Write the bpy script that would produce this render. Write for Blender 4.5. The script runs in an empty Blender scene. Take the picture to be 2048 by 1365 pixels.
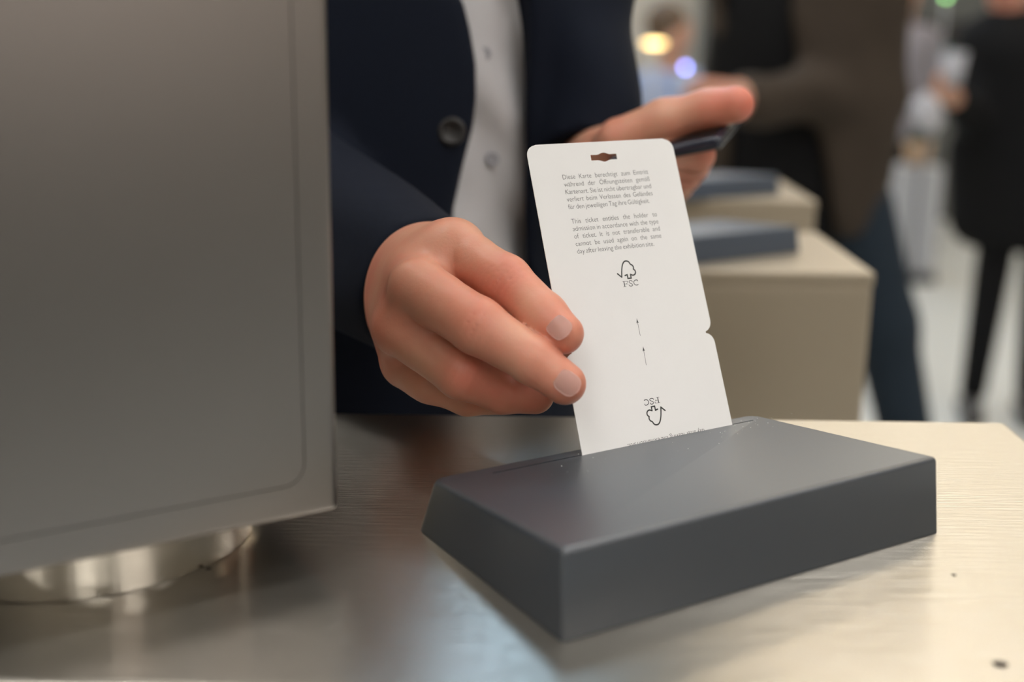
import bpy, bmesh, math, random
import numpy as np
from math import radians, sin, cos, pi, sqrt, atan2
from mathutils import Matrix, Vector

random.seed(7)
C = bpy.context.scene.collection
SC = bpy.context.scene

# ------------------------------------------------------------------ camera
TZ = 1.10            # height of the turnstile top above the floor
H = 0.20             # camera above the turnstile top
S = H / 0.22
F = 2500.0
CX, CY = 1024.0, 682.5
_d = np.array([-135., 9738., 2500.]); _d /= np.linalg.norm(_d)
_up = -_d
_fw = np.array([0., 0., 1.]); _Y = _fw - (_fw @ _up) * _up; _Y /= np.linalg.norm(_Y)
_X = np.cross(_Y, _up)
RM = np.array([_X, _Y, _up])
CAM = np.array([0., 0., TZ + H])


def ray(x, y):
    return RM @ np.array([(x - CX) / F, (y - CY) / F, 1.])


def onz(x, y, z=TZ):
    r = ray(x, y); t = (z - CAM[2]) / r[2]
    return CAM + r * t


def at(x, y, Yd):
    r = ray(x, y); t = Yd / r[1]
    return CAM + r * t


cd = bpy.data.cameras.new('camera'); cam = bpy.data.objects.new('camera', cd); C.objects.link(cam)
cx_, cy_, cz_ = RM @ np.array([1, 0, 0]), RM @ np.array([0, -1, 0]), RM @ np.array([0, 0, -1])
cam.matrix_world = Matrix(((cx_[0], cy_[0], cz_[0], CAM[0]), (cx_[1], cy_[1], cz_[1], CAM[1]),
                           (cx_[2], cy_[2], cz_[2], CAM[2]), (0, 0, 0, 1)))
cd.sensor_width = 36; cd.lens = F / 2048 * 36
cd.clip_start = 0.02; cd.clip_end = 100
cd.dof.use_dof = True; cd.dof.focus_distance = 0.548; cd.dof.aperture_fstop = 4.0
SC.camera = cam
SC.view_settings.view_transform = 'Standard'; SC.view_settings.look = 'None'
SC.view_settings.gamma = 1; SC.view_settings.exposure = 0.0; SC.view_settings.use_curve_mapping = False
SC.cycles.use_denoising = True
SC.cycles.max_bounces = 8; SC.cycles.diffuse_bounces = 4; SC.cycles.glossy_bounces = 5
SC.cycles.sample_clamp_indirect = 4.0

# ------------------------------------------------------------------ world
w = bpy.data.worlds.new('world'); SC.world = w; w.use_nodes = True
w.node_tree.nodes['Background'].inputs[0].default_value = (0.75, 0.78, 0.85, 1)
w.node_tree.nodes['Background'].inputs[1].default_value = 0.1

CEIL = 5.2
LIGHTS = []   # (x, y, sx, sy, colour, strength)
WARM, COOL, NEUT = (1.0, .84, .62), (.50, .74, 1.0), (1.0, .975, .95)


# ------------------------------------------------------------------ materials
def mat(name, col=(.5, .5, .5), rough=.5, metal=0., var=0., vscale=20., bump=0., bscale=200., bdist=.001, stretch=None,
        spec=.5, coat=0., aniso=0., arot=0., sss=0., emit=None, estr=0., rvar=0., col2=None):
    m = bpy.data.materials.new(name); m.use_nodes = True
    nt = m.node_tree; b = nt.nodes['Principled BSDF']
    b.inputs['Base Color'].default_value = (*col, 1); b.inputs['Roughness'].default_value = rough
    b.inputs['Metallic'].default_value = metal; b.inputs['Specular IOR Level'].default_value = spec
    b.inputs['Coat Weight'].default_value = coat; b.inputs['Coat Roughness'].default_value = .42 if coat == .5 else .05; b.inputs['Anisotropic'].default_value = aniso
    if sss:
        b.inputs['Subsurface Weight'].default_value = sss
        b.inputs['Subsurface Radius'].default_value = (1.0, .35, .2); b.inputs['Subsurface Scale'].default_value = .006
    if emit:
        b.inputs['Emission Color'].default_value = (*emit, 1); b.inputs['Emission Strength'].default_value = estr
    tc = nt.nodes.new('ShaderNodeTexCoord'); mp = nt.nodes.new('ShaderNodeMapping')
    nt.links.new(tc.outputs['Object'], mp.inputs['Vector'])
    if stretch: mp.inputs['Scale'].default_value = stretch
    if var or rvar:
        n = nt.nodes.new('ShaderNodeTexNoise'); n.inputs['Scale'].default_value = vscale; n.inputs['Detail'].default_value = 4
        nt.links.new(mp.outputs[0], n.inputs['Vector'])
        if var:
            r = nt.nodes.new('ShaderNodeMix'); r.data_type = 'RGBA'
            c2 = col2 if col2 else tuple(min(1, c * (1 + var)) for c in col)
            c1 = col if col2 else tuple(c * (1 - var) for c in col)
            r.inputs[6].default_value = (*c1, 1); r.inputs[7].default_value = (*c2, 1)
            nt.links.new(n.outputs['Fac'], r.inputs[0]); nt.links.new(r.outputs[2], b.inputs['Base Color'])
        if rvar:
            q = nt.nodes.new('ShaderNodeMapRange'); q.inputs[3].default_value = rough - rvar; q.inputs[4].default_value = rough + rvar
            nt.links.new(n.outputs['Fac'], q.inputs[0]); nt.links.new(q.outputs[0], b.inputs['Roughness'])
    if bump:
        n2 = nt.nodes.new('ShaderNodeTexNoise'); n2.inputs['Scale'].default_value = bscale; n2.inputs['Detail'].default_value = 3
        nt.links.new(mp.outputs[0], n2.inputs['Vector'])
        bp = nt.nodes.new('ShaderNodeBump'); bp.inputs['Strength'].default_value = bump; bp.inputs['Distance'].default_value = bdist
        nt.links.new(n2.outputs['Fac'], bp.inputs['Height']); nt.links.new(bp.outputs[0], b.inputs['Normal'])
    b.inputs['Anisotropic Rotation'].default_value = arot
    if aniso:
        tn = nt.nodes.new('ShaderNodeTangent'); tn.direction_type = 'UV_MAP'
        nt.links.new(tn.outputs[0], b.inputs['Tangent'])
    return m


M = {}
M['top_steel'] = mat('brushed_steel_top', (.50, .47, .41), .29, 1, aniso=.85, arot=.25, bump=.6, bscale=5, bdist=.0009, stretch=(6, 200, 200))
M['box_steel'] = mat('brushed_steel_box', (.275, .258, .248), .30, 1, bump=.3, bscale=10, bdist=.00004, stretch=(300, 300, 6))
M['collar'] = mat('polished_steel', (.72, .69, .64), .12, 1, bump=.3, bscale=12, bdist=.0003, stretch=(20, 20, 1))
M['cab_steel'] = mat('cabinet_steel', (.42, .355, .265), .42, .6)
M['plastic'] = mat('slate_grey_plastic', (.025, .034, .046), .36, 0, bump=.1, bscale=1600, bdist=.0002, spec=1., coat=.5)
M['plastic_cool_lit'] = mat('grey_plastic_cool_lit', (.042, .060, .088), .40, 0, spec=.8)  # grey plastic of the far readers, cool light mixed into the colour
M['slot'] = mat('dark_slot', (.006, .006, .007), .8)
M['card'] = mat('ticket_card', (.735, .728, .712), .55, 0, var=.015, vscale=60, spec=.3)
M['ink'] = mat('black_ink', (.035, .037, .035), .6)
M['ink_grey'] = mat('grey_ink', (.06, .06, .06), .6)
M['navy'] = mat('navy_wool', (.004, .007, .016), .8, 0, var=.25, vscale=500, bump=.3, bscale=1500, bdist=.0003, spec=.2)
M['navy2'] = mat('navy_trousers', (.004, .007, .018), .85, 0, var=.2, vscale=400, spec=.2)
M['shirt'] = mat('white_shirt', (.62, .61, .62), .8, 0, var=.03, vscale=60, bump=.2, bscale=700, spec=.2)
M['phone'] = mat('phone_glass', (.015, .02, .035), .15, 0, coat=.4)
M['button'] = mat('horn_button', (.018, .016, .015), .45)
M['nail'] = mat('fingernail', (.78, .47, .39), .36, 0, sss=.25, spec=.5)
M['brown'] = mat('brown_jacket', (.038, .028, .020), .8, 0, var=.2, vscale=12, spec=.2)
M['black'] = mat('black_cloth', (.003, .003, .0035), .85, 0, var=.2, vscale=50, spec=.2)
M['jeans'] = mat('dark_jeans', (.014, .022, .032), .85, 0, var=.2, vscale=60, spec=.2)
M['shoe'] = mat('dark_shoe', (.05, .047, .045), .5)
M['hair_brown'] = mat('brown_hair', (.09, .055, .03), .6, 0, var=.4, vscale=60, stretch=(1, 1, .1))
M['hair_dark'] = mat('dark_hair', (.02, .014, .01), .5, 0, var=.4, vscale=60, stretch=(1, 1, .1))
M['blue_shirt'] = mat('light_blue_shirt', (.28, .34, .50), .8)
M['lilac'] = mat('grey_lilac_jacket', (.22, .21, .24), .8)
M['floor'] = mat('hall_floor', (.50, .51, .49), .38, 0, var=.05, vscale=1.5)
M['wall'] = mat('hall_wall', (.50, .46, .40), .8, 0, var=.03, vscale=2)
M['wallg'] = mat('grey_partition', (.10, .105, .10), .7, 0, var=.1, vscale=2)
M['ceil'] = mat('hall_ceiling', (.22, .22, .22), .9)
M['screen'] = mat('black_screen', (.012, .012, .012), .3)
M['teal'] = mat('teal_panel', (.09, .19, .19), .6)
M['grey'] = mat('grey_laminate', (.36, .37, .39), .5)
M['dkgrey'] = mat('dark_grey_metal', (.06, .06, .065), .5, .3)
M['pot'] = mat('terracotta', (.45, .30, .18), .7)
M['leaf'] = mat('leaf_green', (.03, .07, .025), .6, var=.4, vscale=30)
M['paper'] = mat('pale_paper', (.42, .42, .45), .7)
M['eye'] = mat('eye', (.12, .09, .07), .2)
M['lip'] = mat('lips', (.35, .13, .10), .5)
M['dust'] = mat('white_dust', (.7, .7, .68), .8)
M['dirt'] = mat('dark_dirt', (.05, .035, .025), .8)
M['yellow_glow'] = mat('warm_lamp', (.9, .7, .3), .5, emit=(1.0, .70, .28), estr=6.)
M['blue_glow'] = mat('blue_lamp', (.3, .35, .9), .5, emit=(.30, .33, 1.0), estr=14.)
M['green_glow'] = mat('green_lamp', (.3, .9, .3), .5, emit=(.35, .8, .25), estr=7.)


def skin_mat(name, base, red, sc):
    m = mat(name, base, .42, 0, sss=.3, bump=.10, bscale=700, spec=.4)
    nt = m.node_tree; b = nt.nodes['Principled BSDF']
    at_ = nt.nodes.new('ShaderNodeAttribute'); at_.attribute_name = 'flush'
    n = nt.nodes.new('ShaderNodeTexNoise'); n.inputs['Scale'].default_value = sc; n.inputs['Detail'].default_value = 5
    tc = nt.nodes.new('ShaderNodeTexCoord'); nt.links.new(tc.outputs['Object'], n.inputs['Vector'])
    ad = nt.nodes.new('ShaderNodeMath'); ad.operation = 'MULTIPLY_ADD'; ad.inputs[1].default_value = 1.3; ad.inputs[2].default_value = -.45
    nt.links.new(n.outputs['Fac'], ad.inputs[0])
    a2 = nt.nodes.new('ShaderNodeMath'); a2.operation = 'ADD'; a2.use_clamp = True
    nt.links.new(ad.outputs[0], a2.inputs[0]); nt.links.new(at_.outputs['Fac'], a2.inputs[1])
    r = nt.nodes.new('ShaderNodeMix'); r.data_type = 'RGBA'
    r.inputs[6].default_value = (*base, 1); r.inputs[7].default_value = (*red, 1)
    nt.links.new(a2.outputs[0], r.inputs[0]); nt.links.new(r.outputs[2], b.inputs['Base Color'])
    return m


M['skin'] = skin_mat('skin', (.62, .325, .215), (.60, .175, .115), 45)
M['skin_far'] = skin_mat('skin_far', (.50, .29, .20), (.50, .20, .14), 20)


# ------------------------------------------------------------------ object helpers
def link(name, me, m, parent=None, smooth=False):
    o = bpy.data.objects.new(name, me); C.objects.link(o)
    if m is not None: me.materials.append(m)
    if smooth:
        me.polygons.foreach_set('use_smooth', [True] * len(me.polygons))
    if parent is not None: o.parent = parent
    return o


def tag(o, label=None, cat=None, group=None, kind=None):
    for k, v in (('label', label), ('category', cat), ('group', group), ('kind', kind)):
        if v: o[k] = v
    return o


def empty(name, loc, label, cat, group=None):
    o = bpy.data.objects.new(name, None); C.objects.link(o); o.location = Vector(loc); o.empty_display_size = .05
    return tag(o, label, cat, group)


def local(o, parent):
    """keep world placed geometry when parented to a located empty"""
    o.parent = parent
    o.matrix_parent_inverse = Matrix.Translation(-Vector(parent.location))
    return o


def from_bm(name, bm, m, parent=None, smooth=False, auto=True):
    me = bpy.data.meshes.new(name); bm.to_mesh(me); bm.free()
    o = link(name, me, m, None, smooth)
    if parent is not None: local(o, parent)
    return o


def rbox(bm, lo, hi, bev=0., seg=3, mtx=None):
    r = bmesh.ops.create_cube(bm, size=1)
    vs = r['verts']
    for v in vs:
        v.co = Vector([lo[i] + (v.co[i] + .5) * (hi[i] - lo[i]) for i in range(3)])
    if bev:
        es = list({e for v in vs for e in v.link_edges})
        rr = bmesh.ops.bevel(bm, geom=es, offset=bev, segments=seg, profile=.5, affect='EDGES')
        vs = [v for v in bm.verts if v in set(vs) or v in set(rr['verts'])] if len(bm.verts) < 5000 else rr['verts']
    if mtx is not None:
        bmesh.ops.transform(bm, matrix=mtx, verts=list({v for v in vs if v.is_valid}))
    return vs


def box(name, lo, hi, m, parent=None, bev=0., seg=3, mtx=None, smooth=False):
    bm = bmesh.new(); rbox(bm, lo, hi, bev, seg)
    if mtx is not None: bm.transform(mtx)
    return from_bm(name, bm, m, parent, smooth)


def uv_planar(o):
    me = o.data; uv = me.uv_layers.new(name='UVMap')
    co = [v.co for v in me.vertices]
    for p in me.polygons:
        n = p.normal; ax = max(range(3), key=lambda i: abs(n[i]))
        for li in p.loop_indices:
            c = co[me.loops[li].vertex_index]
            uv.data[li].uv = {2: (c.x, c.y), 1: (c.x, c.z), 0: (c.y, c.z)}[ax]


def prism(bm, pts, n, d0, d1):
    """extrude a closed 3D outline between offsets d0 and d1 along n"""
    n = Vector(n)
    a = [bm.verts.new(Vector(p) + n * d0) for p in pts]; b = [bm.verts.new(Vector(p) + n * d1) for p in pts]
    fs = [bm.faces.new(a), bm.faces.new(list(reversed(b)))]
    for i in range(len(pts)):
        j = (i + 1) % len(pts)
        fs.append(bm.faces.new((a[j], a[i], b[i], b[j])))
    bmesh.ops.recalc_face_normals(bm, faces=fs)


def boolean(o, cutter, op='DIFFERENCE'):
    md = o.modifiers.new('b', 'BOOLEAN'); md.operation = op; md.object = cutter; md.solver = 'EXACT'
    dg = bpy.context.evaluated_depsgraph_get(); dg.update()
    me = bpy.data.meshes.new_from_object(o.evaluated_get(dg))
    o.modifiers.clear(); o.data = me
    bpy.data.objects.remove(cutter)


# ------------------------------------------------------------------ implicit surfaces -> one continuous mesh
def seg_d(P, a, b, ra, rb):
    a = np.asarray(a, np.float32); b = np.asarray(b, np.float32); ab = b - a
    pa = [P[i] - a[i] for i in range(3)]
    t = np.clip((pa[0] * ab[0] + pa[1] * ab[1] + pa[2] * ab[2]) / max(1e-12, float(ab @ ab)), 0, 1)
    return np.sqrt((pa[0] - ab[0] * t) ** 2 + (pa[1] - ab[1] * t) ** 2 + (pa[2] - ab[2] * t) ** 2) - (ra + (rb - ra) * t)


def ell_d(P, c, r, rz=0.):
    q0, q1, q2 = P[0] - c[0], P[1] - c[1], P[2] - c[2]
    if rz:
        cc, ss = cos(rz), sin(rz); q0, q1 = q0 * cc + q1 * ss, -q0 * ss + q1 * cc
    k0 = np.sqrt((q0 / r[0]) ** 2 + (q1 / r[1]) ** 2 + (q2 / r[2]) ** 2)
    k1 = np.sqrt((q0 / r[0] ** 2) ** 2 + (q1 / r[1] ** 2) ** 2 + (q2 / r[2] ** 2) ** 2) + 1e-9
    return k0 * (k0 - 1) / k1


def smin(a, b, k):
    if k <= 0: return np.minimum(a, b)
    h = np.clip(.5 + .5 * (b - a) / k, 0, 1)
    return b + (a - b) * h - k * h * (1 - h)


def smax(a, b, k): return -smin(-a, -b, k)


def field(prims, P):
    d = None
    for p in prims:
        if p[0] == 'c': di = seg_d(P, p[1], p[2], p[3], p[4]); k = p[5]
        elif p[0] == 'e': di = ell_d(P, p[1], p[2], p[4] if len(p) > 4 else 0.); k = p[3]
        else: di = field(p[1], P); k = p[2]          # group
        d = di if d is None else smin(d, di, k)
    return d


def bounds(prims):
    lo = np.full(3, 1e9); hi = -lo
    for p in prims:
        if p[0] == 'c':
            for q, r in ((p[1], p[3]), (p[2], p[4])):
                lo = np.minimum(lo, np.array(q) - r); hi = np.maximum(hi, np.array(q) + r)
        elif p[0] == 'e':
            r = np.array(p[2]) if len(p) < 5 else np.array([max(p[2][:2])] * 2 + [p[2][2]])
            lo = np.minimum(lo, np.array(p[1]) - r); hi = np.maximum(hi, np.array(p[1]) + r)
        else:
            l2, h2 = bounds(p[1]); lo = np.minimum(lo, l2); hi = np.maximum(hi, h2)
    return lo, hi


def nets(fn, lo, hi, h):
    """surface nets of fn(P) = 0; returns vertices, quads"""
    lo = np.array(lo) - 3 * h; hi = np.array(hi) + 3 * h
    ax = [np.arange(lo[i], hi[i] + h, h, dtype=np.float32) for i in range(3)]
    P = np.meshgrid(*ax, indexing='ij', sparse=True)
    V = fn(P).astype(np.float32)
    V = np.broadcast_to(V, tuple(len(a) for a in ax)).copy()
    V[V == 0] = 1e-9
    n = np.array(V.shape) - 1
    acc = np.zeros((*n, 3), np.float32); cnt = np.zeros(n, np.float32)
    ins = V < 0
    quads = []
    idx = [np.arange(n[i], dtype=np.float32) for i in range(3)]
    crosses = []
    for a in range(3):
        s0 = [slice(None)] * 3; s1 = [slice(None)] * 3
        s0[a] = slice(0, -1); s1[a] = slice(1, None)
        v0, v1 = V[tuple(s0)], V[tuple(s1)]
        cr = ins[tuple(s0)] != ins[tuple(s1)]
        t = np.where(cr, v0 / np.where(cr, v0 - v1, 1), 0)
        crosses.append((cr, ins[tuple(s0)]))
        b, c = [i for i in range(3) if i != a]
        for db in (0, 1):
            for dc in (0, 1):
                sl = [slice(None)] * 3
                sl[b] = slice(db, db + n[b]); sl[c] = slice(dc, dc + n[c])
                m = cr[tuple(sl)]; tt = t[tuple(sl)]
                cnt += m
                acc[..., a] += tt * m
                acc[..., b] += db * m
                acc[..., c] += dc * m
    act = cnt > 0
    ids = np.full(n, -1, np.int64); ids[act] = np.arange(act.sum())
    ii = np.argwhere(act)
    verts = (ii + acc[act] / cnt[act][:, None]) * h + lo
    for a in range(3):
        cr, i0 = crosses[a]
        b, c = [(1, 2), (2, 0), (0, 1)][a]
        e = np.argwhere(cr)
        ok = (e[:, b] > 0) & (e[:, c] > 0) & (e[:, b] < n[b]) & (e[:, c] < n[c])
        e = e[ok]; inside = i0[tuple(e.T)]
        def cid(db, dc):
            q = e.copy(); q[:, b] += db; q[:, c] += dc
            return ids[tuple(q.T)]
        q = np.stack([cid(-1, -1), cid(0, -1), cid(0, 0), cid(-1, 0)], 1)
        q[~inside] = q[~inside][:, ::-1]
        quads.append(q)
    return verts, np.concatenate(quads)


def mesh_np(name, vs, fs):
    me = bpy.data.meshes.new(name)
    me.vertices.add(len(vs)); me.vertices.foreach_set('co', np.asarray(vs, np.float32).ravel())
    me.loops.add(fs.size); me.loops.foreach_set('vertex_index', fs.ravel().astype(np.int32))
    me.polygons.add(len(fs)); me.polygons.foreach_set('loop_start', np.arange(0, fs.size, 4, dtype=np.int32))
    me.polygons.foreach_set('loop_total', np.full(len(fs), 4, np.int32))
    me.update(calc_edges=True); me.validate()
    return me


def blob(name, prims, h, m, parent=None, post=None, lohi=None):
    lo, hi = lohi if lohi else bounds(prims)
    fn = (lambda P: post(field(prims, P), P)) if post else (lambda P: field(prims, P))
    vs, fs = nets(fn, lo, hi, h)
    o = link(name, mesh_np(name, vs, fs), m, None, True)
    if parent is not None: local(o, parent)
    return o


def flush_attr(o, spots, base=0.):
    me = o.data; n = len(me.vertices)
    co = np.empty(n * 3, np.float32); me.vertices.foreach_get('co', co); co = co.reshape(-1, 3)
    v = np.full(n, base, np.float32)
    for c, r, s in spots:
        v += s * np.exp(-np.sum((co - np.array(c, np.float32)) ** 2, 1) / r ** 2)
    a = me.attributes.new('flush', 'FLOAT', 'POINT'); a.data.foreach_set('value', v)


# ------------------------------------------------------------------ the hall
def struct(o): o['kind'] = 'structure'; return o


struct(box('floor', (-8, -6, -.1), (9, 9.2, 0), M['floor']))
struct(box('ceiling', (-8, -6, CEIL), (9, 9.2, CEIL + .1), M['ceil']))
struct(box('wall_back', (-8, 9.0, 0), (9, 9.2, CEIL), M['wall']))
struct(box('wall_front', (-8, -6.2, 0), (9, -6, CEIL), M['wall']))
struct(box('wall_left', (-8.2, -6, 0), (-8, 9.2, CEIL), M['wall']))
struct(box('wall_right', (9, -6, 0), (9.2, 9.2, CEIL), M['wall']))

# ceiling lights: real panels of the hall
def ceiling_light(x, y, sx, sy, col, st, label, k):
    z = CEIL
    t = empty('ceiling_light', (x, y, z), label, 'ceiling light', 'light panels in the hall ceiling')
    bm = bmesh.new()
    rbox(bm, (x - sx / 2 - .04, y - sy / 2 - .04, z - .07), (x + sx / 2 + .04, y + sy / 2 + .04, z), .005)
    from_bm('housing', bm, M['dkgrey'], t)
    key = 'lm_%s' % k
    if key not in M: M[key] = mat('light_diffuser', (.9, .9, .9), .5, emit=col, estr=st)
    box('diffuser', (x - sx / 2, y - sy / 2, z - .085), (x + sx / 2, y + sy / 2, z - .071), M[key], t)


for y, sy in ((-4.2, .9), (-1.6, .9), (1.2, .8)):
    for x in (-4.5, -1.5, 1.5, 4.5):
        ceiling_light(x, y, 1.3, sy, NEUT, 13, 'neutral ceiling light panel, %s, %s' % ({-4.2: 'row farthest behind the camera', -1.6: 'row just behind the camera', 1.2: 'row over the turnstiles'}[y], {-4.5: 'outermost left', -1.5: 'inner left', 1.5: 'inner right', 4.5: 'outermost right'}[x]), 'n')
for y, xc in ((3.6, -.3), (7.0, -.75)):
    for x in (1.6, 3.4, 5.6):
        ceiling_light(x, y, 1.3, .8, WARM, 8, 'warm ceiling light panel at the right, %s, %s' % ('nearer row' if y < 5 else 'far row', {1.6: 'nearest the aisle', 3.4: 'middle of its row', 5.6: 'nearest the right wall'}[x]), 'w')
    for x in (-2.3, -4.4):
        ceiling_light(x, y, 1.3, .8, WARM, 8, 'warm ceiling light panel at the left, %s, %s' % ('nearer row' if y < 5 else 'far row', {-2.3: 'nearest the aisle', -4.4: 'nearest the left wall'}[x]), 'w')
    ceiling_light(xc, y, .8, 1.6, COOL, 14, 'cool white ceiling light panel over the middle aisle, %s' % ('nearer row' if y < 5 else 'far row'), 'c')

def added_glow(x0, x1, z0, z1, col, st, label, k):  # unseen glowing panel, added to brighten reflections on the steel and the wedge
    t = empty('added_glow', ((x0 + x1) / 2, 8.9, z0), label, 'added_glow', 'unseen glowing panels added high on the far wall')
    box('frame', (x0 - .05, 8.86, z0 - .05), (x1 + .05, 8.998, z1 + .05), M['grey'], t, .01)
    M[k] = mat('unseen_glow', (.8, .8, .8), .5, emit=col, estr=st)
    box('panel', (x0, 8.84, z0), (x1, 8.858, z1), M[k], t)


added_glow(.7, 6.6, 2.0, 4.95, (1.0, .92, .76), 1.3, 'wide cream glowing panel added high on the far wall', 'glow1')
added_glow(-1.3, .4, 2.5, 4.95, (.38, .64, 1.0), 1.9, 'pale blue glowing panel added high on the far wall', 'glow2')
added_glow(-6.6, -1.6, 2.5, 4.95, (1.0, .86, .64), 1.5, 'warm glowing panel added high at the left of the far wall', 'glow3')
t_ = empty('added_glow', (6.6, -5.9, 1.15), 'unseen warm glowing panel added low on the wall behind the camera', 'added_glow')  # glowing panel added out of view to lighten the upper box face
box('frame', (4.4, -5.998, 1.12), (8.85, -5.90, 4.65), M['grey'], t_, .01)
M['glow4'] = mat('unseen_glow_warm', (.8, .8, .8), .5, emit=(1.0, .82, .7), estr=.9)
box('panel', (4.5, -5.898, 1.2), (8.75, -5.88, 4.6), M['glow4'], t_)
ctr = empty('unseen_dark_block', (2.4, -2.6, 0), 'unseen dark block added behind the camera for the box reflection', 'dark block')  # unseen block added to put a dark band into the box reflection
box('dark_block_body', (.2, -3.1, 0), (5.2, -2.4, 1.02), M['wallg'], ctr, .01)
box('dark_block_top', (.15, -3.15, 1.021), (5.25, -2.35, 1.06), M['dkgrey'], ctr, .005)

# ------------------------------------------------------------------ turnstiles
tb = onz(2010, 843); tr = onz(2048, 883)
XR = tb[0]; YB = tb[1]; YF = onz(1024, 1385)[1]


def cabinet(x1, yf, yb, label, m_top, x0=-1.3):
    t = empty('turnstile_cabinet', (x1 - .4, (yf + yb) / 2, 0), label, 'turnstile', 'row of steel turnstiles')
    o = box('top_plate', (x0, yf, TZ - .012), (x1, yb, TZ), m_top, t, .0035 if m_top is M['top_steel'] else .0015, 3); uv_planar(o)
    o = box('housing', (x0 + .0005, yf + .0005, .10), (x1 - .0005, yb - .0005, TZ - .0122), M['cab_steel'], t, .003, 3)
    box('plinth', (x0 + .02, yf + .02, 0), (x1 - .02, yb - .02, .0995), M['dkgrey'], t)
    return t


cabinet(XR, YF, YB, 'brushed steel turnstile cabinet in the foreground, under the grey ticket slot', M['top_steel'])
Y2B, Y2F, X2 = 1.355 * S, 1.125 * S, .335 * S
cabinet(X2 - .003, Y2F, Y2B, 'steel turnstile cabinet directly behind the upright ticket', M['cab_steel'])
Y3F, Y3B, X3 = 1.60 * S, 1.83 * S, .394 * S
cabinet(X3 - .004, Y3F, Y3B, 'most distant steel turnstile cabinet, behind the second grey ticket slot', M['cab_steel'])

# ------------------------------------------------------------------ ticket slot unit (wedge)
B1 = onz(1125, 1289); B2 = onz(1877, 1067)
U = B2 - B1; WL = np.linalg.norm(U); U /= WL
N = np.array([-U[1], U[0], 0.]); Z = np.array([0., 0., 1.])
WD = .1224 * S; HF = .0366 * S; HB = .0255 * S
slot_n = .1045 * S


def wtop(n): return HF + (HB - HF) * (n - .0015 * S) / (.1105 * S)


def make_reader(name, label, group, origin, hk=1., pm=None):
    pm = pm or M['plastic']
    t = empty(name, origin, label, 'ticket reader', group)
    o3 = np.array(origin)
    W = lambda a, b, c: Vector(o3 + U * a + N * b + Z * c)
    bm = bmesh.new()
    bt = [bm.verts.new(W(*q)) for q in ((0, 0, .0003), (WL, 0, .0003), (WL, WD, .0003), (.0035 * S, WD, .0003))]
    tp = [bm.verts.new(W(*q)) for q in ((0, .0015 * S, HF * hk), (WL - .004 * S, .0015 * S, HF * hk), (WL - .008 * S, .1152 * S, wtop(.1152 * S) * hk), (.007 * S, .1152 * S, wtop(.1152 * S) * hk))]
    bm.faces.new(bt); bm.faces.new(tp)
    for i in range(4):
        j = (i + 1) % 4; bm.faces.new((bt[i], bt[j], tp[j], tp[i]))
    bmesh.ops.recalc_face_normals(bm, faces=bm.faces)
    bm.edges.ensure_lookup_table()
    ve = [e for e in bm.edges if (e.verts[0] in bt) != (e.verts[1] in bt)]
    back = [e for e in ve if any(v in bt[2:] for v in e.verts)]
    fr = [e for e in ve if e not in back]
    bmesh.ops.bevel(bm, geom=back, offset=.007 * S, segments=6, profile=.5, affect='EDGES')
    fr = [e for e in bm.edges if e.is_valid and e in fr]
    bmesh.ops.bevel(bm, geom=fr, offset=.0016, segments=3, profile=.5, affect='EDGES')
    bm.faces.ensure_lookup_table()
    top = max(bm.faces, key=lambda f: f.normal.z * f.calc_area())
    bmesh.ops.bevel(bm, geom=list(top.edges), offset=.0022, segments=5, profile=.5, affect='EDGES')
    ob = from_bm('casing', bm, M['plastic'], None)
    # the slot
    a0, a1 = .0415 * S + .002, .190 * S
    a0 = float((onz(985, 950, TZ + HB) - o3) @ U) if origin is B1O else a0
    a1 = float((onz(1502, 842, TZ + HB) - o3) @ U) if origin is B1O else a1
    bm = bmesh.new()
    pts = [W(a0, slot_n - .00045, 0), W(a1, slot_n - .00045, 0), W(a1, slot_n + .00045, 0), W(a0, slot_n + .00045, 0)]
    prism(bm, pts, (0, 0, 1), .006, .06)
    cut = from_bm('cut', bm, None)
    boolean(ob, cut)
    ob.data.polygons.foreach_set('use_smooth', [True] * len(ob.data.polygons))
    ob.data.materials.clear(); ob.data.materials.append(pm)
    try:
        ob.data.set_sharp_from_angle(angle=radians(28))
    except Exception: pass
    local(ob, t)
    bm = bmesh.new()
    prism(bm, [W(a0 + .0003, slot_n - .0004, 0), W(a1 - .0003, slot_n - .0004, 0), W(a1 - .0003, slot_n + .0004, 0), W(a0 + .0003, slot_n + .0004, 0)],
          (0, 0, 1), .0062, .0072)
    from_bm('slot_liner', bm, M['slot'], t)
    return t


B1O = B1
make_reader('ticket_reader', 'slate grey wedge shaped ticket slot unit with a ticket in it, in the foreground', 'grey ticket readers on the turnstiles', B1O)
c2 = np.array([.2855 * S, 1.2285 * S, TZ]); c3 = np.array([.355 * S, 1.665 * S, TZ])
make_reader('ticket_reader', 'blurred grey ticket slot unit with painted-in cool light on the second turnstile', 'grey ticket readers on the turnstiles', c2 - U * WL, .72, M['plastic_cool_lit'])
make_reader('ticket_reader', 'blurred grey ticket slot unit with painted-in cool light on the farthest turnstile', 'grey ticket readers on the turnstiles', c3 - U * WL, .72, M['plastic_cool_lit'])

# ------------------------------------------------------------------ steel box on its collar
ZB = .030 * S
bc = onz(678, 1020, TZ + ZB)
BW, BD, BH = .30, .17, .46
BX = lambda a, b, c: bc + U * a + N * b + Z * c     # a<0 to the left along the face, b>0 away
rotU = Matrix(((U[0], N[0], 0, bc[0]), (U[1], N[1], 0, bc[1]), (0, 0, 1, bc[2]), (0, 0, 0, 1)))
tbx = empty('terminal_box', (float((bc + U * -.15 + N * .08)[0]), float((bc + U * -.15 + N * .08)[1]), TZ),
            'tall brushed steel terminal box on a round collar at the left edge', 'terminal box')
body = box('body', (-BW, 0, 0), (0, BD, BH), M['box_steel'], None, .0022, 4, mtx=rotU)
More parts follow.
